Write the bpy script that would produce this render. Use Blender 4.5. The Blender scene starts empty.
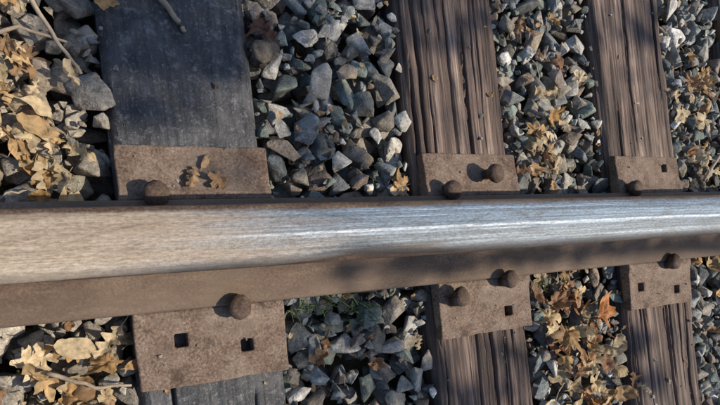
import bpy, bmesh, math, random
import numpy as np
from mathutils import Vector, Matrix, Euler
random.seed(7); rng=np.random.default_rng(11)
S=bpy.context.scene
S.view_settings.view_transform='Standard'; S.view_settings.look='None'; S.view_settings.exposure=0

# ---------------------------------------------------------------- helpers
def link(o): S.collection.objects.link(o); return o
def mesh_obj(name,V,F,mat=None,smooth=False,parent=None):
    me=bpy.data.meshes.new(name); me.from_pydata([tuple(v) for v in V],[],[tuple(f) for f in F]); me.update()
    if smooth: me.polygons.foreach_set('use_smooth',[True]*len(me.polygons))
    o=bpy.data.objects.new(name,me); link(o)
    if mat: me.materials.append(mat)
    if parent: o.parent=parent
    return o
def empty(name,loc=(0,0,0)):
    e=bpy.data.objects.new(name,None); e.location=loc; e.empty_display_size=.05; link(e); return e
def fast_tri(name,V,F,mat,col=None,smooth=True):
    me=bpy.data.meshes.new(name); n=len(V); m=len(F)
    me.vertices.add(n); me.vertices.foreach_set('co',V.astype(np.float32).ravel())
    me.loops.add(m*3); me.loops.foreach_set('vertex_index',F.astype(np.int32).ravel())
    me.polygons.add(m); me.polygons.foreach_set('loop_start',np.arange(0,m*3,3,dtype=np.int32))
    try: me.polygons.foreach_set('loop_total',np.full(m,3,dtype=np.int32))
    except Exception: pass
    me.polygons.foreach_set('use_smooth',smooth if isinstance(smooth,np.ndarray) else np.full(m,smooth,dtype=bool))
    me.update(calc_edges=True)
    if col is not None:
        a=me.color_attributes.new('tint','FLOAT_COLOR','POINT')
        a.data.foreach_set('color',np.hstack([col,np.ones((n,1))]).astype(np.float32).ravel())
    me.materials.append(mat)
    o=bpy.data.objects.new(name,me); link(o); return o
_h={}
def vnoise(x,y,seed=0):
    if seed not in _h: _h[seed]=np.random.default_rng(seed+100).random((256,256))
    t=_h[seed]; xi=np.floor(x).astype(int); yi=np.floor(y).astype(int); fx=x-xi; fy=y-yi
    fx=fx*fx*(3-2*fx); fy=fy*fy*(3-2*fy)
    a=t[xi%256,yi%256];b=t[(xi+1)%256,yi%256];c=t[xi%256,(yi+1)%256];d=t[(xi+1)%256,(yi+1)%256]
    return (a*(1-fx)+b*fx)*(1-fy)+(c*(1-fx)+d*fx)*fy

class NT:
    def __init__(s,name):
        s.m=bpy.data.materials.new(name); s.m.use_nodes=True; s.t=s.m.node_tree; s.n=s.t.nodes; s.l=s.t.links
        s.b=s.n['Principled BSDF']; s.co=s.n.new('ShaderNodeTexCoord')
    def lk(s,a,b): s.l.new(a,b)
    def map(s,scale,loc=(0,0,0)):
        m=s.n.new('ShaderNodeMapping'); m.inputs['Scale'].default_value=scale; m.inputs['Location'].default_value=loc
        s.lk(s.co.outputs['Object'],m.inputs[0]); return m.outputs[0]
    def noise(s,vec,scale,detail=4,rough=.6,dist=0):
        n=s.n.new('ShaderNodeTexNoise'); n.inputs['Scale'].default_value=scale; n.inputs['Detail'].default_value=min(detail,4)
        n.inputs['Roughness'].default_value=rough; n.inputs['Distortion'].default_value=dist
        s.lk(vec,n.inputs['Vector']); return n.outputs['Fac']
    def ramp(s,fac,stops):
        r=s.n.new('ShaderNodeValToRGB'); e=r.color_ramp.elements
        while len(e)<len(stops): e.new(.5)
        for i,(p,c) in enumerate(stops):
            e[i].position=p; e[i].color=(c,c,c,1) if not isinstance(c,tuple) else (*c,1)
        s.lk(fac,r.inputs[0]); return r.outputs[0]
    def mix(s,fac,a,b,mode='MIX'):
        m=s.n.new('ShaderNodeMix'); m.data_type='RGBA'; m.blend_type=mode
        for sock,v in ((m.inputs[0],fac),(m.inputs[6],a),(m.inputs[7],b)):
            if hasattr(v,'node'): s.lk(v,sock)
            else: sock.default_value=v if not isinstance(v,tuple) else (*v,1)
        return m.outputs[2]
    def math(s,op,a,b=0.,c=None,clamp=False):
        m=s.n.new('ShaderNodeMath'); m.operation=op; m.use_clamp=clamp
        for i,v in enumerate((a,b,c)):
            if v is None: continue
            if hasattr(v,'node'): s.lk(v,m.inputs[i])
            else: m.inputs[i].default_value=v
        return m.outputs[0]
    def mr(s,val,a,b,lo,hi):
        m=s.n.new('ShaderNodeMapRange'); m.interpolation_type='SMOOTHSTEP'; s.lk(val,m.inputs[0])
        for i,q in enumerate((a,b,lo,hi)): m.inputs[i+1].default_value=q
        return m.outputs[0]
    def bump(s,h,strength,dist,prev=None):
        b=s.n.new('ShaderNodeBump'); b.inputs['Strength'].default_value=strength; b.inputs['Distance'].default_value=dist
        s.lk(h,b.inputs['Height'])
        if prev: s.lk(prev,b.inputs['Normal'])
        s.lk(b.outputs[0],s.b.inputs['Normal']); return b.outputs[0]
    def set(s,k,v):
        if hasattr(v,'node'): s.lk(v,s.b.inputs[k])
        else: s.b.inputs[k].default_value=v if not isinstance(v,tuple) else (*v,1)
    def attr(s,name):
        a=s.n.new('ShaderNodeAttribute'); a.attribute_name=name; return a.outputs['Color']

# ---------------------------------------------------------------- materials
def mat_stone():
    k=NT('ballast_stone'); v=k.map((1,1,1)); c=k.attr('tint')
    n1=k.noise(v,80,4,.7); n2=k.noise(v,430,2,.6); n3=k.noise(v,22,2,.6)
    c2=k.mix(1.,c,k.ramp(n1,[(.3,.5),(.5,1.),(.7,1.55)]),'MULTIPLY')
    c3=k.mix(1.,c2,k.ramp(n2,[(.3,.7),(.6,1.1),(.75,1.6)]),'MULTIPLY')
    c4=k.mix(k.ramp(n3,[(.54,0.),(.72,.45)]),c3,(.20,.155,.11))
    k.set('Base Color',c4); k.set('Roughness',.82); k.set('Specular IOR Level',.35)
    k.bump(n1,.9,.004); return k.m
def mat_wood(name,cols,rough,tar):
    k=NT(name); v=k.map((55,2.2,55)); v2=k.map((240,7,240)); v3=k.map((1,1,1))
    n1=k.noise(v,1,6,.65,.4); n2=k.noise(v2,1,5,.6,.2); n3=k.noise(v3,9,5,.6); n4=k.noise(v3,260,4,.7)
    c=k.ramp(n1,[(.28,cols[0]),(.46,cols[1]),(.58,cols[2]),(.74,cols[3])])
    c=k.mix(1.,c,k.ramp(n2,[(.3,.35),(.5,1.),(.72,1.9)]),'MULTIPLY')
    c=k.mix(k.ramp(n3,[(.45,0.),(.66,tar)]),c,(.024,.022,.026))
    c=k.mix(k.ramp(n4,[(.6,0.),(.72,.55)]),c,(.24,.20,.17))
    k.set('Base Color',c); k.set('Roughness',k.math('MULTIPLY_ADD',n4,.5,rough-.25))
    p=k.bump(n2,.9,.003); k.bump(n4,.5,.0015,p); return k.m
def mat_tar():
    k=NT('creosoted_wood'); v=k.map((30,2.5,30)); v3=k.map((1,1,1)); v2=k.map((170,14,170))
    n1=k.noise(v,1,6,.65,.6); n2=k.noise(v3,230,5,.75); n3=k.noise(v3,14,6,.7,.8); n5=k.noise(v2,1,4,.6,.5); n6=k.noise(v3,70,5,.7,.4)
    c=k.ramp(n1,[(.3,(.016,.017,.020)),(.5,(.027,.029,.034)),(.7,(.045,.046,.051))])
    c=k.mix(k.ramp(n3,[(.46,0.),(.62,.75)]),c,(.085,.086,.092))
    c=k.mix(k.ramp(n6,[(.56,0.),(.66,.65)]),c,(.16,.16,.165))
    c=k.mix(k.ramp(n2,[(.56,0.),(.66,.65)]),c,(.20,.20,.21))
    c=k.mix(1.,c,k.ramp(n5,[(.3,.7),(.6,1.2)]),'MULTIPLY')
    k.set('Base Color',c); k.set('Roughness',k.ramp(n2,[(.3,.42),(.7,.75)])); k.set('Specular IOR Level',.55)
    p=k.bump(n2,.8,.002); p=k.bump(n5,.35,.002,p); k.bump(n6,.5,.003,p); return k.m
def mat_rust(name,a,b,c3,scale=1.,dust=.6):
    k=NT(name); v=k.map((1,1,1)); n1=k.noise(v,28*scale,6,.7,.5); n2=k.noise(v,300,5,.7); n3=k.noise(v,11,5,.65,.5); n4=k.noise(k.map((1,1,1),(3,1,2)),34,4,.7,.6)
    c=k.ramp(n1,[(.3,a),(.5,b),(.72,c3)])
    c=k.mix(1.,c,k.ramp(n2,[(.32,.42),(.55,1.05),(.72,1.7)]),'MULTIPLY')
    c=k.mix(k.ramp(n3,[(.45,0.),(.65,dust)]),c,(.27,.215,.17))
    c=k.mix(k.ramp(n4,[(.56,0.),(.66,.7)]),c,(.055,.036,.027))
    k.set('Base Color',c); k.set('Roughness',.8); k.set('Specular IOR Level',.35); k.set('Metallic',.05)
    p=k.bump(n1,.45,.003); k.bump(n2,.8,.0014,p); return k.m
def mat_rail():
    k=NT('rail_steel'); v=k.map((1,1,1))
    sx=k.n.new('ShaderNodeSeparateXYZ'); k.lk(k.co.outputs['Object'],sx.inputs[0]); X,Y,Z=sx.outputs
    n1=k.noise(k.map((12,40,40)),1,6,.7,.4); n2=k.noise(v,320,5,.7); n3=k.noise(v,9,5,.65)
    rust=k.ramp(n1,[(.3,(.045,.027,.018)),(.5,(.100,.061,.041)),(.72,(.18,.12,.083))])
    rust=k.mix(1.,rust,k.ramp(n2,[(.32,.4),(.55,1.05),(.72,1.8)]),'MULTIPLY')
    rust=k.mix(k.ramp(n3,[(.48,0.),(.68,.5)]),rust,(.16,.118,.087))
    rust=k.mix(k.mr(Z,.012,.035,.45,0.),rust,(.17,.125,.092))
    mr=k.mr
    s1=k.noise(k.map((1.3,230,40)),1,6,.7); s2=k.noise(k.map((9,1100,40)),1,4,.75); s3=k.noise(k.map((3,45,10)),1,4,.6)
    s4=k.noise(v,60,5,.7); s5=k.noise(k.map((14,60,20)),1,6,.8,.8); s6=k.noise(k.map((150,420,100)),1,4,.75); s7=k.noise(k.map((45,140,60)),1,4,.7,.5)
    st=k.ramp(s1,[(.28,(.085,.115,.155)),(.48,(.135,.18,.235)),(.60,(.19,.24,.30)),(.74,(.36,.42,.48))])
    st=k.mix(1.,st,k.ramp(s2,[(.3,.5),(.5,1.0),(.72,1.6)]),'MULTIPLY')
    st=k.mix(k.ramp(s5,[(.50,0.),(.64,.6)]),st,(.085,.09,.10))
    yw=k.math('MULTIPLY_ADD',k.math('SUBTRACT',s3,.5),.006,Y)
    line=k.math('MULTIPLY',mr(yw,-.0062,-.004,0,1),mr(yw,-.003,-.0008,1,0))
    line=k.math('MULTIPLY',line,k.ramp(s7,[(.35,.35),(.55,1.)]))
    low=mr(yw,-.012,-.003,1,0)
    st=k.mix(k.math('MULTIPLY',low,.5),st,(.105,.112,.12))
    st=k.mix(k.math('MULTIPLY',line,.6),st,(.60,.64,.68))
    lit_film=k.mix(1.,k.ramp(s3,[(.3,(.24,.185,.135)),(.5,(.35,.285,.215)),(.7,(.45,.38,.30))]),k.ramp(s2,[(.3,.75),(.7,1.3)]),'MULTIPLY')  # dusty tan film, with the sunlit warmth of the left end painted in
    lit_film=k.mix(k.ramp(s5,[(.5,0.),(.66,.6)]),lit_film,(.20,.14,.095))
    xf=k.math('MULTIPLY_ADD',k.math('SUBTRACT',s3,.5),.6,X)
    lit_filmf=mr(xf,-.03,.30,1.,.02)
    top=k.mix(lit_filmf,st,lit_film)
    # fine pitting and specks of dirt
    top=k.mix(1.,top,k.ramp(s6,[(.30,.62),(.5,1.),(.70,1.35)]),'MULTIPLY')
    top=k.mix(k.ramp(s7,[(.60,0.),(.70,.55)]),top,(.11,.085,.065))
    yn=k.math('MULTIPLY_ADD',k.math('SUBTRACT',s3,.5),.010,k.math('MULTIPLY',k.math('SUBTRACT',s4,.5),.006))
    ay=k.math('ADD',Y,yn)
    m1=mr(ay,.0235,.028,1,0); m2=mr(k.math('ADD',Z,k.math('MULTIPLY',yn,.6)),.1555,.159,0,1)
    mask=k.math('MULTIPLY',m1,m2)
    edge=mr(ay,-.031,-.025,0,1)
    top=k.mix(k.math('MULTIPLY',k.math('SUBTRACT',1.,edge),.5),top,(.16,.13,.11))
    px=k.math('MULTIPLY',mr(xf,.20,.26,0,1),mr(xf,.32,.40,1,0)); patch=k.math('MULTIPLY',px,mr(yw,-.024,-.019,1,0))
    top=k.mix(k.math('MULTIPLY',patch,.75),top,(.065,.052,.045))
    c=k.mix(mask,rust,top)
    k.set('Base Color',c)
    k.set('Metallic',k.math('MULTIPLY',mask,mr(lit_filmf,.1,1.,.6,.05)))
    k.set('Roughness',k.mix(mask,(.82,.82,.82),k.ramp(s1,[(.3,.68),(.7,.52)])))
    p=k.bump(n2,.35,.001); p=k.bump(s6,.25,.0008,p); k.bump(s2,.2,.0006,p)
    return k.m
def mat_leaf():
    k=NT('dry_leaf'); v=k.map((1,1,1)); c=k.attr('tint'); n=k.noise(v,90,4,.65)
    c=k.mix(1.,c,k.ramp(n,[(.3,.45),(.5,1.),(.7,1.3)]),'MULTIPLY')
    k.set('Base Color',c); k.set('Roughness',.7); k.bump(n,.5,.002)
    tr=k.n.new('ShaderNodeBsdfTranslucent'); k.lk(c,tr.inputs[0])
    ms=k.n.new('ShaderNodeMixShader'); ms.inputs[0].default_value=.25
    k.lk(k.b.outputs[0],ms.inputs[1]); k.lk(tr.outputs[0],ms.inputs[2])
    k.lk(ms.outputs[0],k.n['Material Output'].inputs[0]); return k.m
def mat_simple(name,a,b,scale,rough=.8):
    k=NT(name); v=k.map((1,1,1)); n=k.noise(v,scale,6,.65)
    k.set('Base Color',k.ramp(n,[(.3,a),(.7,b)])); k.set('Roughness',rough); k.bump(n,.5,.003); return k.m
M_stone=mat_stone(); M_tar=mat_tar()
M_wood=mat_wood('weathered_wood',[(.022,.016,.014),(.085,.057,.045),(.175,.122,.098),(.34,.26,.21)],.8,.6)
M_plate=mat_rust('rusty_plate',(.10,.065,.048),(.175,.123,.093),(.25,.19,.15))
M_spike=mat_rust('rusty_spike',(.040,.026,.020),(.085,.053,.040),(.15,.10,.075),2,.3)
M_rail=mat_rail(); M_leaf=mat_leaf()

# ---------------------------------------------------------------- rail
def build_rail(name,yc):
    half=[(0,0),(.060,0),(.071,.0015),(.0722,.005),(.0715,.0105),(.069,.0125),(.050,.0175),(.030,.024),(.018,.0315),(.011,.043),(.0085,.06),(.0082,.085),(.0088,.105),(.012,.118),(.018,.1245),(.028,.1285),(.0335,.131),(.0345,.135),(.0345,.148),(.0343,.155),(.0332,.1600),(.0308,.1642),(.0270,.1668),(.0220,.1681),(.0150,.1690),(.0075,.1694),(0,.1695)]
    prof=[(y,z) for y,z in half]+[(-y,z) for y,z in half[-2:0:-1]]
    xs=np.concatenate([np.linspace(-8,-.4,30,endpoint=False),np.arange(-.4,2.0,.006),np.linspace(2.0,12,60)])
    V=[];F=[];n=len(prof)
    for x in xs:
        e=vnoise(np.array([x*14]),np.array([3.3]),5)[0]-.5; e2=vnoise(np.array([x*60]),np.array([7.3]),6)[0]-.5
        g=math.exp(-((x-.285)/.055)**2)
        for (y,z) in prof:
            yy,zz=y,z
            if z>.12 and y<-.02:
                yy+= .0008*e+.0006*e2
                yy-= .0015*math.exp(-((z-.158)/.006)**2)*(1+1.6*e+1.*e2)
                if z>.15: zz-=.0040*g*min(1,(-y-.012)/.02); yy+=.0042*g
            V.append((x,yy,zz))
    for i in range(len(xs)-1):
        for j in range(n):
            a=i*n+j;b=i*n+(j+1)%n; F.append((a,b,b+n,a+n))
    F.append(tuple(range(n))[::-1]); F.append(tuple((len(xs)-1)*n+j for j in range(n)))
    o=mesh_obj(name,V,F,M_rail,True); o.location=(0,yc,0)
    bm=bmesh.new(); bm.from_mesh(o.data); bmesh.ops.recalc_face_normals(bm,faces=bm.faces); bm.to_mesh(o.data); bm.free()
    return o
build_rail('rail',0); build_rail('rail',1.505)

# ---------------------------------------------------------------- ties
S0=.462; X1=.138
def build_tie(cx,w,mat,hi,seed,cracks,amp,top=-.018,bot=-.19,skew=0):
    nc=int(w/.0013) if hi else 40
    xs=np.linspace(-w/2,w/2,nc)
    ys=np.concatenate([np.linspace(-.55,-.42,10,endpoint=False),np.arange(-.42,.7,.005 if hi else .02),np.linspace(.7,2.05,70)])
    X,Yg=np.meshgrid(xs,ys)
    wob=.006*(vnoise(Yg*4,Yg*0+seed,seed)-.5)+.002*(vnoise(Yg*25,Yg*0+seed,seed+1)-.5)
    xx=X+wob
    Z=top+amp*(.0035*(vnoise(xx*130+9,Yg*4,seed+2)-.7)+.0022*(vnoise(xx*330+9,Yg*9,seed+3)-.7)+.0035*(vnoise(xx*25+9,Yg*6,seed+4)-.7))
    r=np.random.default_rng(seed)
    for i in range(cracks):
        c=r.uniform(-w/2*.92,w/2*.92); wd=r.uniform(.0009,.0024); dp=r.uniform(.005,.016); y0=r.uniform(-.5,.6); ln=r.uniform(.06,.3)
        path=c+.004*(vnoise(Yg*7,Yg*0+i,seed+5)-.5)+.0015*(vnoise(Yg*40,Yg*0+i,seed+6)-.5)
        f=np.clip(1-((Yg-y0)/ln)**2,0,1)
        Z-=dp*f**.5*np.exp(-((xx-path)/(wd*(.5+.5*f)))**2)
    er=w/2-np.abs(X); chip=.010+.012*vnoise(Yg*22,X*0+(X>0)*9,seed+7)**2
    Z-=np.clip(1-er/chip,0,1)**2*.011
    V=[];nr=len(ys)
    sides=[-.03,-.05,-.09,bot]
    for i,y in enumerate(ys):
        e=.003*(vnoise(np.array([y*15]),np.array([1.]),seed+8)[0]-.5)
        row=[(-w/2-.001+e,y,z) for z in sides[::-1]]+[(xs[j],y,Z[i,j]) for j in range(nc)]+[(w/2+.001+e,y,z) for z in sides]
        V+=row
    n=nc+8;F=[]
    for i in range(nr-1):
        for j in range(n-1):
            a=i*n+j; F.append((a,a+1,a+n+1,a+n))
    F.append(tuple(range(n))); F.append(tuple((nr-1)*n+j for j in range(n))[::-1])
    o=mesh_obj('railway_tie',V,F,mat,True); o.location=(cx,0,0)
    return o
tie_x={}
for k in range(-3,9):
    cx=X1+k*S0; w=.205
    if k==0: cx,w=.1365,.197
    if k==1: cx,w=.604,.203
    if k==2: cx,w=1.082,.222
    tie_x[k]=(cx,w)
    if k==0: build_tie(cx,w,M_tar,True,21,4,.3)
    else: build_tie(cx,w,M_wood,k in(1,2,3),130+k*11,26 if k in (1,2,3) else 10,1.)

# ---------------------------------------------------------------- tie plates and spikes
def spike(px,py,side,parent,scale=1.,lift=0.,rot=0.):
    bm=bmesh.new(); N=14
    s=.008
    rings=[]
    def ring(z,rad,ox=0,sq=0,oval=1.):
        vs=[]
        for i in range(N):
            a=2*math.pi*(i+.5)/N; c,sn=math.cos(a),math.sin(a)
            if sq: q=1/max(abs(c),abs(sn)); rr=rad*(q*sq+(1-sq))
            else: rr=rad
            jit=1+random.uniform(-.07,.07)
            vs.append(bm.verts.new((c*rr*oval*jit,sn*rr*jit+ox,z+random.uniform(-.0006,.0006))))
        rings.append(vs)
    t=-side
    ring(-.03,s,0,1); ring(.008+lift,s,0,1); ring(.013+lift,s*1.15,t*.001,.8); ring(.0165+lift,.0145,t*.004,0,.95)
    ring(.022+lift,.0168,t*.005,0,.95); ring(.027+lift,.0160,t*.005,0,.92); ring(.0305+lift,.0125,t*.004,0,.9); ring(.0325+lift,.007,t*.003,0,.9)
    for a,b in zip(rings,rings[1:]):
        for i in range(N): bm.faces.new((a[i],a[(i+1)%N],b[(i+1)%N],b[i]))
    bm.faces.new(rings[0][::-1]); bm.faces.new(rings[-1])
    for f in bm.faces: f.smooth=True
    bmesh.ops.recalc_face_normals(bm,faces=bm.faces)
    me=bpy.data.meshes.new('spike'); bm.to_mesh(me); bm.free(); me.materials.append(M_spike)
    o=bpy.data.objects.new('spike',me); link(o); o.location=(px,py,0); o.scale=(scale,scale,1); o.rotation_euler=(random.uniform(-.08,.08),random.uniform(-.08,.08),rot)
    o.parent=parent
def build_plate(cx,w,yu,yl,holes,yc=0,rot=0):
    H=.0085
    xs=set([-w/2,w/2]); ys=set([yl,yu,-.074,.074,-.083,.083])
    hs=[(hx-cx,hy) for hx,hy in holes]
    for hx,hy in hs: xs|={hx-H,hx+H}; ys|={hy-H,hy+H}
    def fill(a,step):
        a=sorted(a); o=[a[0]]
        for v in a[1:]:
            if v-o[-1]<.0012: continue
            nn=int(math.ceil((v-o[-1])/step)); base=o[-1]
            for i in range(1,nn+1): o.append(base+(v-base)*i/nn)
        return o
    xs=fill(xs,.010); ys=fill(ys,.010)
    def solid(i,j):
        if i<0 or j<0 or i>=len(xs)-1 or j>=len(ys)-1: return False
        mx=(xs[i]+xs[i+1])/2; my=(ys[j]+ys[j+1])/2
        return not any(abs(mx-hx)<H*.98 and abs(my-hy)<H*.98 for hx,hy in hs)
    bm=bmesh.new(); vt={}
    def tz(x,y):
        a=abs(y); z=-.0005 if a<.0735 else (.006 if a<.0835 else .0035-.004*min(1,(a-.0835)/.06))
        return z+.0016*(vnoise(np.array([x*40+50]),np.array([y*40+50+cx*9]),3)[0]-.5)
    def jit(x,y,q):
        return q*.0022*(vnoise(np.array([x*55+50+cx*7]),np.array([y*55+50]),int(4+q))[0]-.5)
    def v(i,j,top):
        kk=(i,j,top)
        if kk not in vt:
            x,y=xs[i],ys[j]; xo=yo=0
            if i in (0,len(xs)-1): xo=jit(x,y,1)
            if j in (0,len(ys)-1): yo=jit(x,y,1)
            vt[kk]=bm.verts.new((x+xo,y+yo,tz(x,y) if top else -.0185))
        return vt[kk]
    for i in range(len(xs)-1):
        for j in range(len(ys)-1):
            if not solid(i,j): continue
            bm.faces.new((v(i,j,1),v(i+1,j,1),v(i+1,j+1,1),v(i,j+1,1)))
            bm.faces.new((v(i,j,0),v(i,j+1,0),v(i+1,j+1,0),v(i+1,j,0)))
            if not solid(i-1,j): bm.faces.new((v(i,j,0),v(i,j,1),v(i,j+1,1),v(i,j+1,0)))
            if not solid(i+1,j): bm.faces.new((v(i+1,j,1),v(i+1,j,0),v(i+1,j+1,0),v(i+1,j+1,1)))
            if not solid(i,j-1): bm.faces.new((v(i,j,1),v(i,j,0),v(i+1,j,0),v(i+1,j,1)))
            if not solid(i,j+1): bm.faces.new((v(i,j+1,0),v(i,j+1,1),v(i+1,j+1,1),v(i+1,j+1,0)))
    bmesh.ops.recalc_face_normals(bm,faces=bm.faces)
    me=bpy.data.meshes.new('plate'); bm.to_mesh(me); bm.free(); me.materials.append(M_plate)
    e=empty('tie_plate')
    o=bpy.data.objects.new('plate',me); link(o); o.parent=e; o.location=(cx,0,0)
    bv=o.modifiers.new('bevel','BEVEL'); bv.width=.0022; bv.segments=2; bv.limit_method='ANGLE'; bv.angle_limit=.7
    e.location=(0,yc,0)
    return e
e=build_plate(.1385,.199,.146,-.172,[(.095,-.111),(.181,-.129)])
spike(.081,.081,1,e,1.05); spike(.170,-.080,-1,e,1.05)
e=build_plate(.6015,.197,.146,-.164,[(.648,-.131)])
spike(.540,.082,1,e); spike(.628,.108,1,e,1.,.006); spike(.530,-.104,-1,e,1,.002); spike(.634,-.080,-1,e,.95,.004)
e=build_plate(1.0635,.197,.150,-.165,[(1.115,.126),(1.000,-.120),(1.114,-.134)])
spike(.985,.083,1,e); spike(1.079,-.081,-1,e)
for k,(cx,w) in tie_x.items():
    if k not in (0,1,2):
        e=build_plate(cx,.197,.146,-.168,[(cx-.05,-.128),(cx+.05,.128)]); spike(cx-.055,.081,1,e); spike(cx+.05,-.081,-1,e)
    e=build_plate(cx,.197,.168,-.146,[(cx-.05,-.128),(cx+.05,.128)],1.505); spike(cx-.055,.081,1,e); spike(cx+.05,-.081,-1,e)

# ---------------------------------------------------------------- ballast
def variant(hi):
    n=random.randint(8,12); bm=bmesh.new()
    for i in range(n):
        v=Vector((random.gauss(0,1),random.gauss(0,1),random.gauss(0,1))).normalized()*random.uniform(.8,1.15); bm.verts.new(v)
    r=bmesh.ops.convex_hull(bm,input=bm.verts)
    bmesh.ops.delete(bm,geom=[g for g in r['geom_interior'] if isinstance(g,bmesh.types.BMVert)],context='VERTS')
    bmesh.ops.dissolve_limit(bm,angle_limit=.25,verts=bm.verts,edges=bm.edges)
    bmesh.ops.bevel(bm,geom=list(bm.edges),offset=.06 if hi else .08,segments=1,affect='EDGES',clamp_overlap=True)
    bmesh.ops.triangulate(bm,faces=bm.faces)
    if hi:
        bmesh.ops.subdivide_edges(bm,edges=[e for e in bm.edges if e.calc_length()>.22],cuts=2,use_grid_fill=True)
        bmesh.ops.triangulate(bm,faces=bm.faces)
    bm.normal_update(); bm.verts.ensure_lookup_table(); bm.verts.index_update()
    V=np.array([v.co[:] for v in bm.verts])
    if hi:
        o=random.uniform(0,100)
        d=(vnoise(V[:,0]*2.2+o,V[:,1]*2.2+V[:,2]*1.7+o,9)-.5)*.14+(vnoise(V[:,0]*5+o,V[:,1]*5+V[:,2]*4+o,10)-.5)*.08
        V=V*(1+d[:,None])
    F=np.array([[v.index for v in f.verts] for f in bm.faces]); bm.free()
    return V/np.abs(V).max(),F
HI=[variant(True) for _ in range(36)]; LO=[variant(False) for _ in range(16)]
cell=.005; x0,x1b,y0,y1b=-1.4,4.2,-1.3,2.7
nx=int((x1b-x0)/cell); ny=int((y1b-y0)/cell)
gx=x0+cell*np.arange(nx); gy=y0+cell*np.arange(ny)
hm=np.full((nx,ny),-.125)
blocked=np.zeros((nx,ny),bool)
for k,(cx,w) in tie_x.items():
    bx=(gx>cx-w/2)&(gx<cx+w/2); by=(gy>-.55)&(gy<2.05); blocked[np.ix_(bx,by)]=True
hm[blocked]=-.02
def target(x,y):
    t=-.028
    if y<-.75: t-=(-.75-y)*.16
    if y>2.2: t-=(y-2.2)*.16
    return t
pal=[(.205,.22,.222),(.155,.172,.178),(.255,.265,.255),(.17,.205,.185),(.33,.325,.30),(.245,.22,.185),(.105,.115,.12),(.38,.365,.33),(.215,.175,.15),(.14,.17,.155),(.50,.49,.46),(.175,.15,.125)]
SV=[];SF=[];SC=[];SS=[];off=0
def add_stone(x,y,z,a,b,c,hiD,euler,flat):
    global off
    V,F=random.choice(HI if hiD else LO)
    R=Euler(euler).to_matrix()
    R0=Euler((random.uniform(0,6.28),random.uniform(0,6.28),random.uniform(0,6.28))).to_matrix()
    P=(V@np.array(R0).T)*np.array([a,b,c]); P=P@np.array(R).T+np.array([x,y,z])
    SV.append(P); SF.append(F+off); off+=len(P); SS.append(np.full(len(F),not flat))
    col=np.array(random.choice(pal))*random.uniform(.65,1.2)
    if x<.03 or random.random()<.10: col=col*.5+np.array([.34,.28,.21])*.5
    SC.append(np.tile(col,(len(P),1)))
def put(x,y,r,hiD,lim):
    i=int((x-x0)/cell); j=int((y-y0)/cell)
    if i<2 or j<2 or i>=nx-2 or j>=ny-2 or blocked[i,j]: return False
    q=max(1,int(r*.8/cell)); i0,i1,j0,j1=max(0,i-q),min(nx,i+q+1),max(0,j-q),min(ny,j+q+1)
    if blocked[i0:i1,j0:j1].mean()>.10: return False
    sub=hm[i0:i1,j0:j1]; sup=np.percentile(sub,60)
    a=r*random.uniform(.85,1.3); b=r*random.uniform(.65,1.0); c=r*random.uniform(.5,.85)
    z=sup+c*.62
    if z+c>lim+random.uniform(-.008,.012): return False
    add_stone(x,y,z,a,b,c,hiD,(random.uniform(-.5,.5),random.uniform(-.5,.5),random.uniform(0,6.28)),random.random()<.4)
    q=max(1,int(r/cell)); i0,i1,j0,j1=max(0,i-q),min(nx,i+q+1),max(0,j-q),min(ny,j+q+1)
    dx=(gx[i0:i1]-x)[:,None]/r; dy=(gy[j0:j1]-y)[None,:]/r
    h=z+c*.85*np.sqrt(np.clip(1-dx*dx-dy*dy,0,1)); m=(dx*dx+dy*dy<.9)&~blocked[i0:i1,j0:j1]
    s=hm[i0:i1,j0:j1]; s[m]=np.maximum(s[m],h[m])
    return True
def fillreg(xa,xb,ya,yb,n,rr,hiD,lim):
    for _ in range(n):
        best=None
        for _t in range(3):
            x=random.uniform(xa,xb);y=random.uniform(ya,yb);i=min(nx-1,int((x-x0)/cell));j=min(ny-1,int((y-y0)/cell))
            h=hm[i,j]
            if best is None or h<best[0]: best=(h,x,y)
        _,x,y=best
        put(x,y,random.uniform(*rr),hiD,lim+target(x,y)+.028)
hiR=(-.3,1.75,-.48,.75)
for (a,b,c,d) in [(x0,hiR[0],y0,y1b),(hiR[1],x1b,y0,y1b),(hiR[0],hiR[1],y0,hiR[2]),(hiR[0],hiR[1],hiR[3],y1b)]:
    A=(b-a)*(d-c)
    fillreg(a,b,c,d,int(A*700),(.024,.038),False,-.045); fillreg(a,b,c,d,int(A*900),(.018,.033),False,-.02)
A=(hiR[1]-hiR[0])*(hiR[3]-hiR[2])
fillreg(*hiR,int(A*1000),(.024,.036),False,-.055)
fillreg(*hiR,int(A*1500),(.020,.034),True,-.020)
fillreg(*hiR,int(A*1900),(.013,.023),True,-.024)
fillreg(*hiR,int(A*2600),(.005,.011),False,-.028)
for _ in range(60):
    kx=random.choice([0,1,1,2,2,2,3]); cx,w=tie_x[kx]; y=random.choice([-1,1])*random.uniform(.17,.6)
    r=random.uniform(.0018,.0055); ed=random.choice([-1,1])*w/2*random.uniform(.3,.97)
    add_stone(cx+ed,y,-.019+r*.4,r,r*.8,r*.7,False,(0,0,random.uniform(0,6)),True)
for _ in range(26):
    kx=random.choice([0,0,1,2]); cx,w=tie_x[kx]; y=random.choice([-1,1])*random.uniform(.09,.145)
    r=random.uniform(.0012,.003)
    add_stone(cx+random.uniform(-.09,.09),y,.002+r*.4,r,r*.8,r*.7,False,(0,0,random.uniform(0,6)),True)
ballast=fast_tri('ballast_gravel',np.vstack(SV),np.vstack(SF),M_stone,np.vstack(SC),np.concatenate(SS))
def gh(x,y):
    i=int((x-x0)/cell); j=int((y-y0)/cell)
    if 0<=i<nx and 0<=j<ny: return max(hm[max(0,i-2):i+3,max(0,j-2):j+3].max(),-.12)
    return -.12

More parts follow.
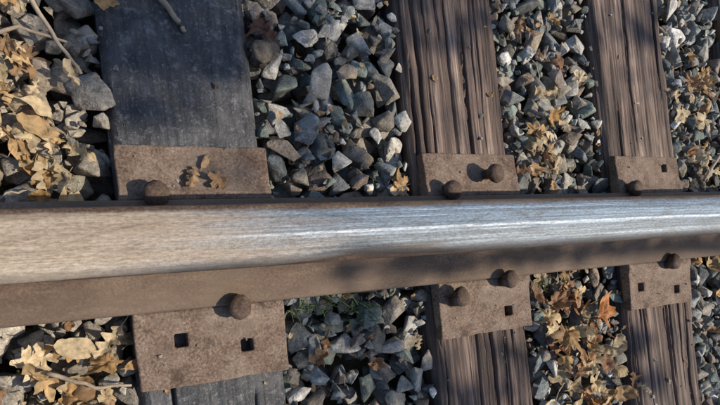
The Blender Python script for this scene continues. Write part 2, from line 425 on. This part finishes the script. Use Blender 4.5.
# ---------------------------------------------------------------- ground
k=NT('soil'); v=k.map((1,1,1)); n=k.noise(v,1.2,8,.7); n2=k.noise(v,60,6,.7)
c=k.ramp(n,[(.35,(.075,.058,.042)),(.5,(.11,.09,.062)),(.62,(.06,.075,.03))]); c=k.mix(1.,c,k.ramp(n2,[(.3,.5),(.7,1.4)]),'MULTIPLY')
k.set('Base Color',c); k.set('Roughness',.95); k.bump(n2,.8,.01)
G=[];GF=[]
rs=[-600,-120,-40,-12,-5,-3,-2,-1.3,-.6,0,.6,1.3,2,2.7,3.5,5,8,14,40,120,600]
for y in rs:
    for x in rs: G.append((x,y,-.128 if (-1.4<=y<=2.7) else -.20))
m_=len(rs)
for i in range(m_-1):
    for j in range(m_-1): a=i*m_+j; GF.append((a,a+1,a+m_+1,a+m_))
mesh_obj('ground',G,GF,k.m,True)

# ---------------------------------------------------------------- fallen leaves
LV=[];LF=[];LC=[];lo=0
lpal=[(.50,.36,.19),(.56,.43,.25),(.42,.26,.12),(.32,.17,.08),(.60,.48,.31),(.25,.13,.065),(.50,.30,.12),(.50,.39,.24)]
def leaf(x,y,z,size,kind,col,tilt=.5,curl=None,yaw=None):
    global lo
    curl=random.uniform(-1.0,1.4) if curl is None else curl
    V=[];F=[]
    if kind=='lobed':
        NR,NA=6,48
        V.append((0,0,0)); pw=random.uniform(.6,1.3); dep=random.uniform(.45,.68); st=random.uniform(.05,.4); sq=random.uniform(.7,1.05); p1=random.uniform(0,6.28)
        rad=[]
        for j in range(NA):
            a=2*math.pi*j/NA
            lob=abs(math.cos(2.5*a*.98))**pw; rr=(1-dep)+dep*lob+.06*math.sin(17*a)+.05*math.sin(11*a+p1)
            rr*=(1.0 if math.cos(a)>-.85 else .55)*(1+st*math.cos(a))*(1+.12*math.sin(2*a+p1))
            if random.random()<.04: rr*=.7
            rad.append(rr)
        for i in range(1,NR+1):
            for j in range(NA):
                a=2*math.pi*j/NA; q=i/NR; V.append((q*rad[j]*math.cos(a),q*rad[j]*math.sin(a)*sq,0))
        for j in range(NA): F.append((0,1+j,1+(j+1)%NA))
        for i in range(NR-1):
            for j in range(NA):
                a=1+i*NA+j;b=1+i*NA+(j+1)%NA; F+= [(a,a+NA,b),(b,a+NA,b+NA)]
        V=np.array(V)
    else:
        NT_,NS=24,6; wf=random.uniform(.7,1.15); lb=random.uniform(3.3,4.6); p1=random.uniform(1.5,3.2)
        for i in range(NT_+1):
            t=i/NT_
            wd=.46*wf*math.sin(math.pi*min(1,t*.97+.02))**.75
            if kind=='oak': wd*=.62+.38*math.cos(2*math.pi*t*lb+p1)
            for j in range(NS+1):
                s=j/NS*2-1; V.append((t*2-1+.12*abs(s),s*wd*1.25*(1+.1*math.sin(9*t+s)),0))
        for i in range(NT_):
            for j in range(NS):
                a=i*(NS+1)+j; F+=[(a,a+1,a+NS+1),(a+1,a+NS+2,a+NS+1)]
        V=np.array(V)
    n0=len(V); L=random.uniform(.4,.8)
    V=np.vstack([V,[(-.95,.025,0),(-.95,-.025,0),(-.95-L,.02,.1),(-.95-L,-.02,.1)]]); F+=[(n0,n0+1,n0+3),(n0,n0+3,n0+2)]
    o=random.uniform(0,99)
    X,Y=V[:,0].copy(),V[:,1].copy()
    ax=random.uniform(-.6,.6); Yr=Y*math.cos(ax)+X*math.sin(ax)
    Z=curl*.55*Yr**2+random.uniform(-.4,.5)*X**2*.8+.34*(vnoise(X*2.6+o,Y*2.6+o,12)-.5)+.10*(vnoise(X*8+o,Y*8+o,13)-.5)-.08*np.exp(-(Y/.08)**2)
    if kind!='plain': Z-=.04*np.exp(-((np.abs(Y)-np.abs(X)*.6)/.06)**2)
    k1=min(.5,abs(curl)*.33); Y=Y*(1-k1*np.abs(Y)); X=X*(1-.12*np.abs(X))
    P=np.stack([X,Y,Z],1)*size*.5
    R=np.array(Euler((random.uniform(-tilt,tilt),random.uniform(-tilt,tilt),random.uniform(0,6.28) if yaw is None else yaw)).to_matrix())
    if random.random()<.35: P[:,2]*=-1
    P=P@R.T; P[:,2]-=np.percentile(P[:,2],12); P+=np.array([x,y,z])
    LV.append(P); LF.append(np.array(F)+lo); lo+=len(P)
    LC.append(np.tile(np.array(col)*random.uniform(.65,1.15),(len(P),1)))
def cluster(cx,cy,sx,sy,n,sz=(.035,.07),cols=None,tilt=.6):
    for _ in range(n):
        x=cx+random.gauss(0,sx); y=cy+random.gauss(0,sy)
        if abs(y)<.05: y=.06*(1 if y>0 else -1)
        leaf(x,y,gh(x,y)+random.uniform(-.008,.010),random.uniform(*sz),random.choice(['lobed','lobed','oak','plain']),random.choice(cols or lpal),tilt)
straw=[(.60,.48,.31),(.56,.43,.25),(.50,.39,.24),(.50,.34,.17),(.36,.22,.11),(.46,.28,.12)]
cluster(-.05,.18,.035,.05,32,(.03,.06),straw,.8); cluster(-.03,.11,.03,.02,10,(.025,.05),straw,.8); cluster(-.03,.30,.04,.04,6,(.03,.05),straw)
cluster(-.01,-.16,.045,.04,22,(.03,.06),straw); cluster(-.10,-.16,.05,.05,8)
cluster(.285,-.165,.012,.015,2,(.05,.065),[(.33,.17,.08),(.40,.24,.12)])
cluster(.82,-.17,.045,.07,36,(.035,.065)); cluster(.86,-.32,.05,.05,22,(.035,.065)); cluster(.80,-.10,.04,.02,6,(.03,.05))
cluster(.80,.17,.035,.045,13,(.03,.055)); cluster(.84,.30,.05,.06,8,(.03,.055))
cluster(.86,.42,.06,.05,3,(.03,.05))
cluster(1.30,.28,.05,.08,15,(.035,.06)); cluster(1.28,.14,.06,.03,6); cluster(1.32,-.15,.05,.07,12)
cluster(.262,.335,.006,.012,2,(.045,.055),[(.30,.14,.09),(.24,.11,.07)])
cluster(.475,.105,.012,.010,3,(.03,.045)); cluster(.40,-.2,.05,.06,3,(.03,.04))
leaf(.885,-.165,gh(.885,-.165)+.014,.088,'lobed',(.50,.21,.075),.3)
leaf(.13,.10,.008,.038,'oak',(.34,.22,.12),.2); leaf(.165,.098,.008,.034,'lobed',(.28,.17,.09),.2); leaf(.15,.122,.005,.026,'plain',(.36,.24,.14),.2)
for _ in range(420):
    x=random.uniform(-1.2,3.9); y=random.uniform(-1.1,2.4)
    if -.14<x<1.6 and -.42<y<.6: continue
    leaf(x,y,gh(x,y),random.uniform(.045,.08),random.choice(['lobed','oak','plain']),random.choice(lpal))
for _ in range(420):
    x=random.uniform(-.2,1.5); y=random.uniform(-.4,.5)
    if abs(y)<.07: continue
    g=gh(x,y)
    if g>-.021 and random.random()<.8: continue
    leaf(x,y,g+.002,random.uniform(.006,.018),'plain',random.choice(lpal))
fast_tri('fallen_leaves',np.vstack(LV),np.vstack(LF),M_leaf,np.vstack(LC),True)

# ---------------------------------------------------------------- twigs
M_twig=mat_simple('dry_twig',(.22,.17,.12),(.42,.35,.26),60)
def tube(pts,rads,N=8):
    V=[];F=[]
    pts=[Vector(p) for p in pts]
    for i,p in enumerate(pts):
        d=(pts[min(i+1,len(pts)-1)]-pts[max(i-1,0)]).normalized(); a=d.orthogonal().normalized(); b=d.cross(a)
        for j in range(N):
            t=2*math.pi*j/N; V.append(p+(a*math.cos(t)+b*math.sin(t))*rads[i])
    for i in range(len(pts)-1):
        for j in range(N): F.append((i*N+j,i*N+(j+1)%N,(i+1)*N+(j+1)%N,(i+1)*N+j))
    F.append(tuple(range(N))[::-1]); F.append(tuple((len(pts)-1)*N+j for j in range(N)))
    return V,F
def twig(pts,r0,r1):
    P=[];n=len(pts)
    for i in range(n-1):
        for q in range(5):
            t=q/5; p=Vector(pts[i]).lerp(Vector(pts[i+1]),t); P.append(p+Vector((random.gauss(0,1),random.gauss(0,1),0))*.0007)
    P.append(Vector(pts[-1])); R=[r0+(r1-r0)*i/(len(P)-1) for i in range(len(P))]
    V,F=tube(P,R); return mesh_obj('twig',V,F,M_twig,True)
twig([(.075,.395,-.006),(.10,.365,-.010),(.122,.345,-.012),(.138,.322,-.013),(.146,.308,-.014)],.0055,.003)
twig([(-.05,.36,.0),(-.03,.31,.004),(-.012,.27,.002),(.012,.235,-.006)],.0035,.002)
twig([(-.10,.27,-.01),(-.05,.285,-.004),(.0,.27,.002)],.003,.0015)
twig([(-.06,-.13,.0),(-.01,-.155,.004),(.03,-.16,.0)],.003,.0015)
twig([(1.25,.10,.0),(1.33,.17,.004),(1.42,.2,.0)],.004,.002)
for (xx_,yy_) in [(.36,.33),(.80,.30),(.33,-.20),(1.28,.33),(.90,.10),(.41,.19),(-.06,.09),(.78,-.28)]:
    a=random.uniform(0,6.28); L=random.uniform(.02,.05); z=gh(xx_,yy_)+.002
    twig([(xx_,yy_,z),(xx_+L*.5*math.cos(a),yy_+L*.5*math.sin(a),z+.003),(xx_+L*math.cos(a+.3),yy_+L*math.sin(a+.3),z)],.0014,.0008)

# ---------------------------------------------------------------- grass sprigs
M_grass=mat_simple('green_grass',(.05,.09,.02),(.13,.19,.05),40,.6)
V=[];F=[]
for (cx,cy,n,s) in [(.32,-.085,60,.022),(.36,-.10,40,.02),(.275,-.085,18,.012),(.74,-.09,10,.01),(.43,.13,6,.01)]:
    for _ in range(n):
        x=cx+random.gauss(0,s); y=cy+random.gauss(0,s*.6); z=gh(x,y)-.006
        a=random.uniform(0,6.28); L=random.uniform(.010,.026); w=random.uniform(.0008,.0018); ln=random.uniform(.2,1.1)
        d=Vector((math.cos(a),math.sin(a),0)); sd=Vector((-d.y,d.x,0)); b=len(V)
        for i in range(4):
            t=i/3; p=Vector((x,y,z))+d*L*ln*t*t+Vector((0,0,L*t*(1-.25*ln*t))); ww=w*(1-t*.9)
            V+=[p+sd*ww,p-sd*ww]
        for i in range(3): F.append((b+2*i,b+2*i+1,b+2*i+3,b+2*i+2))
mesh_obj('grass',V,F,M_grass,True)

# ---------------------------------------------------------------- tree standing beside the track (casts the dappled shade)
KX,KY=.80,-.30
M_bark=mat_simple('bark',(.05,.035,.025),(.14,.11,.085),25)
kk=NT('tree_leaf'); n=kk.noise(kk.map((1,1,1)),6,3,.5); kk.set('Base Color',kk.ramp(n,[(.3,(.05,.085,.02)),(.7,(.13,.12,.03))])); kk.set('Roughness',.6); M_tl=kk.m
tree=empty('tree',(4.6,-3.2,0))
def tb(pts,r0,r1,name):
    P=[];R=[]
    for i in range(len(pts)-1):
        for q in range(4):
            P.append(Vector(pts[i]).lerp(Vector(pts[i+1]),q/4)+Vector((random.gauss(0,1),random.gauss(0,1),random.gauss(0,1)))*(.015 if r1>.01 else .004))
    P.append(Vector(pts[-1])); R=[r0+(r1-r0)*i/(len(P)-1) for i in range(len(P))]
    V,F=tube(P,R,10); V=[v-Vector((4.6,-3.2,0)) for v in V]; mesh_obj(name,V,F,M_bark,True,tree)
tb([(4.6,-3.2,-.25),(4.62,-3.15,1.2),(4.55,-3.1,2.6),(4.6,-3.2,4.5),(4.5,-3.2,6.5)],.20,.05,'trunk')
def sp(x,y,t,z=0): return (x+KX*t,y+KY*t,z+t)
tb([(4.58,-3.12,2.3),(4.75,-2.2,2.8),sp(2.2,-.1,3.0),sp(1.8,.7,3.0),sp(1.1,.55,3.0),sp(.1,.38,2.9)],.06,.011,'limb_1')
tb([(4.6,-3.1,2.0),(4.4,-2.0,2.3),sp(1.9,-.09,2.3,.06),sp(1.1,-.058,2.25,.06),sp(.35,-.052,2.2,.06)],.04,.004,'limb_2')
tb([(4.6,-3.2,3.6),(5.3,-2.7,4.4),(5.9,-2.2,4.8)],.05,.01,'limb_3')
tb([(4.6,-3.2,3.8),(4.1,-3.9,4.6),(3.6,-4.5,5.0)],.05,.01,'limb_4')
TV=[];TF=[]
def tleaf(p,size):
    b=len(TV); R=Euler((random.uniform(-.9,.9),random.uniform(-.9,.9),random.uniform(0,6.28))).to_matrix()
    for (u,w) in [(-1,0),(-.4,.42),(.25,.45),(1,0),(.25,-.45),(-.4,-.42)]:
        TV.append(Vector(p)+R@Vector((u*size*.5,w*size*.6,abs(w)*size*.15))-Vector((4.6,-3.2,0)))
    TF.append((b,b+1,b+2,b+3,b+4,b+5))
def clump(x,y,sx,sy,n,size=(.05,.09),z=0.,t=2.9,ts=.35):
    for _ in range(n):
        a=random.uniform(0,6.28); q=math.sqrt(random.random())
        tleaf(sp(x+sx*q*math.cos(a),y+sy*q*math.sin(a),t+random.uniform(-ts,ts),z),random.uniform(*size))
clump(.12,.34,.13,.16,130)
clump(.37,.34,.12,.14,40)
clump(.38,.14,.08,.06,12)
clump(.19,.12,.05,.025,6,(.03,.05))
clump(.60,.44,.13,.12,30)
clump(.86,.50,.14,.06,10)
clump(1.1,.42,.12,.12,12)
clump(.53,-.048,.20,.020,80,(.03,.045),.06,2.2)
clump(.90,-.048,.26,.020,100,(.03,.045),.06,2.2)
clump(1.35,-.048,.25,.020,80,(.03,.045),.06,2.2)
clump(.37,-.17,.08,.10,36)
clump(.60,-.27,.13,.09,20)
clump(1.06,-.27,.12,.09,12)
clump(.02,-.24,.08,.06,6)
for _ in range(3600):
    a=random.gauss(0,1),random.gauss(0,1),random.gauss(0,1); L=Vector(a).normalized(); c=random.choice([(4.6,-3.4,5.6,1.6),(5.8,-2.9,5.0,1.2),(3.7,-4.5,5.2,1.2),(5.2,-4.4,5.4,1.3),(4.5,-3.2,6.8,1.2)])
    q=random.random()**.4; n_=.7+.6*math.sin(L.x*5+c[0])*math.sin(L.y*4+c[1])
    tleaf(Vector(c[:3])+L*c[3]*q*n_,random.uniform(.10,.17))
o=mesh_obj('foliage',TV,TF,M_tl,False,tree)

# ---------------------------------------------------------------- light
sd=Vector((KX,KY,1)).normalized()
el=math.asin(sd.z); az=math.atan2(sd.x,sd.y)
L=bpy.data.lights.new('sun','SUN'); L.energy=5.0; L.angle=math.radians(.6); L.color=(1,.88,.71)
so=bpy.data.objects.new('sun',L); link(so); so.rotation_euler=sd.to_track_quat('Z','Y').to_euler(); so.location=(5,-2,6)
W=bpy.data.worlds.new('World'); S.world=W; W.use_nodes=True
nt=W.node_tree; sk=nt.nodes.new('ShaderNodeTexSky'); sk.sky_type='NISHITA'; sk.sun_disc=False; sk.sun_elevation=el; sk.sun_rotation=az
nt.links.new(sk.outputs[0],nt.nodes['Background'].inputs[0]); nt.nodes['Background'].inputs[1].default_value=.15

# ---------------------------------------------------------------- camera
th,al=.4537,.1097;Yc,H,f,ppy=-.0867,.7391,538.75,301.54
d=Vector((math.sin(th),0,-math.cos(th)));u0=Vector((0,1,0));r0=d.cross(u0)
r=r0*math.cos(al)-u0*math.sin(al);u=r0*math.sin(al)+u0*math.cos(al)
cam=bpy.data.cameras.new('camera'); co=bpy.data.objects.new('camera',cam); link(co)
Mx=Matrix((r,u,-d)).transposed().to_4x4(); Mx.translation=Vector((0,Yc,H)); co.matrix_world=Mx
cam.sensor_fit='HORIZONTAL'; cam.sensor_width=36; cam.lens=36*f/720; cam.shift_y=(ppy-202.5)/720
cam.clip_start=.01; cam.clip_end=2000
S.camera=co
print('stones',len(SV),'verts',off)
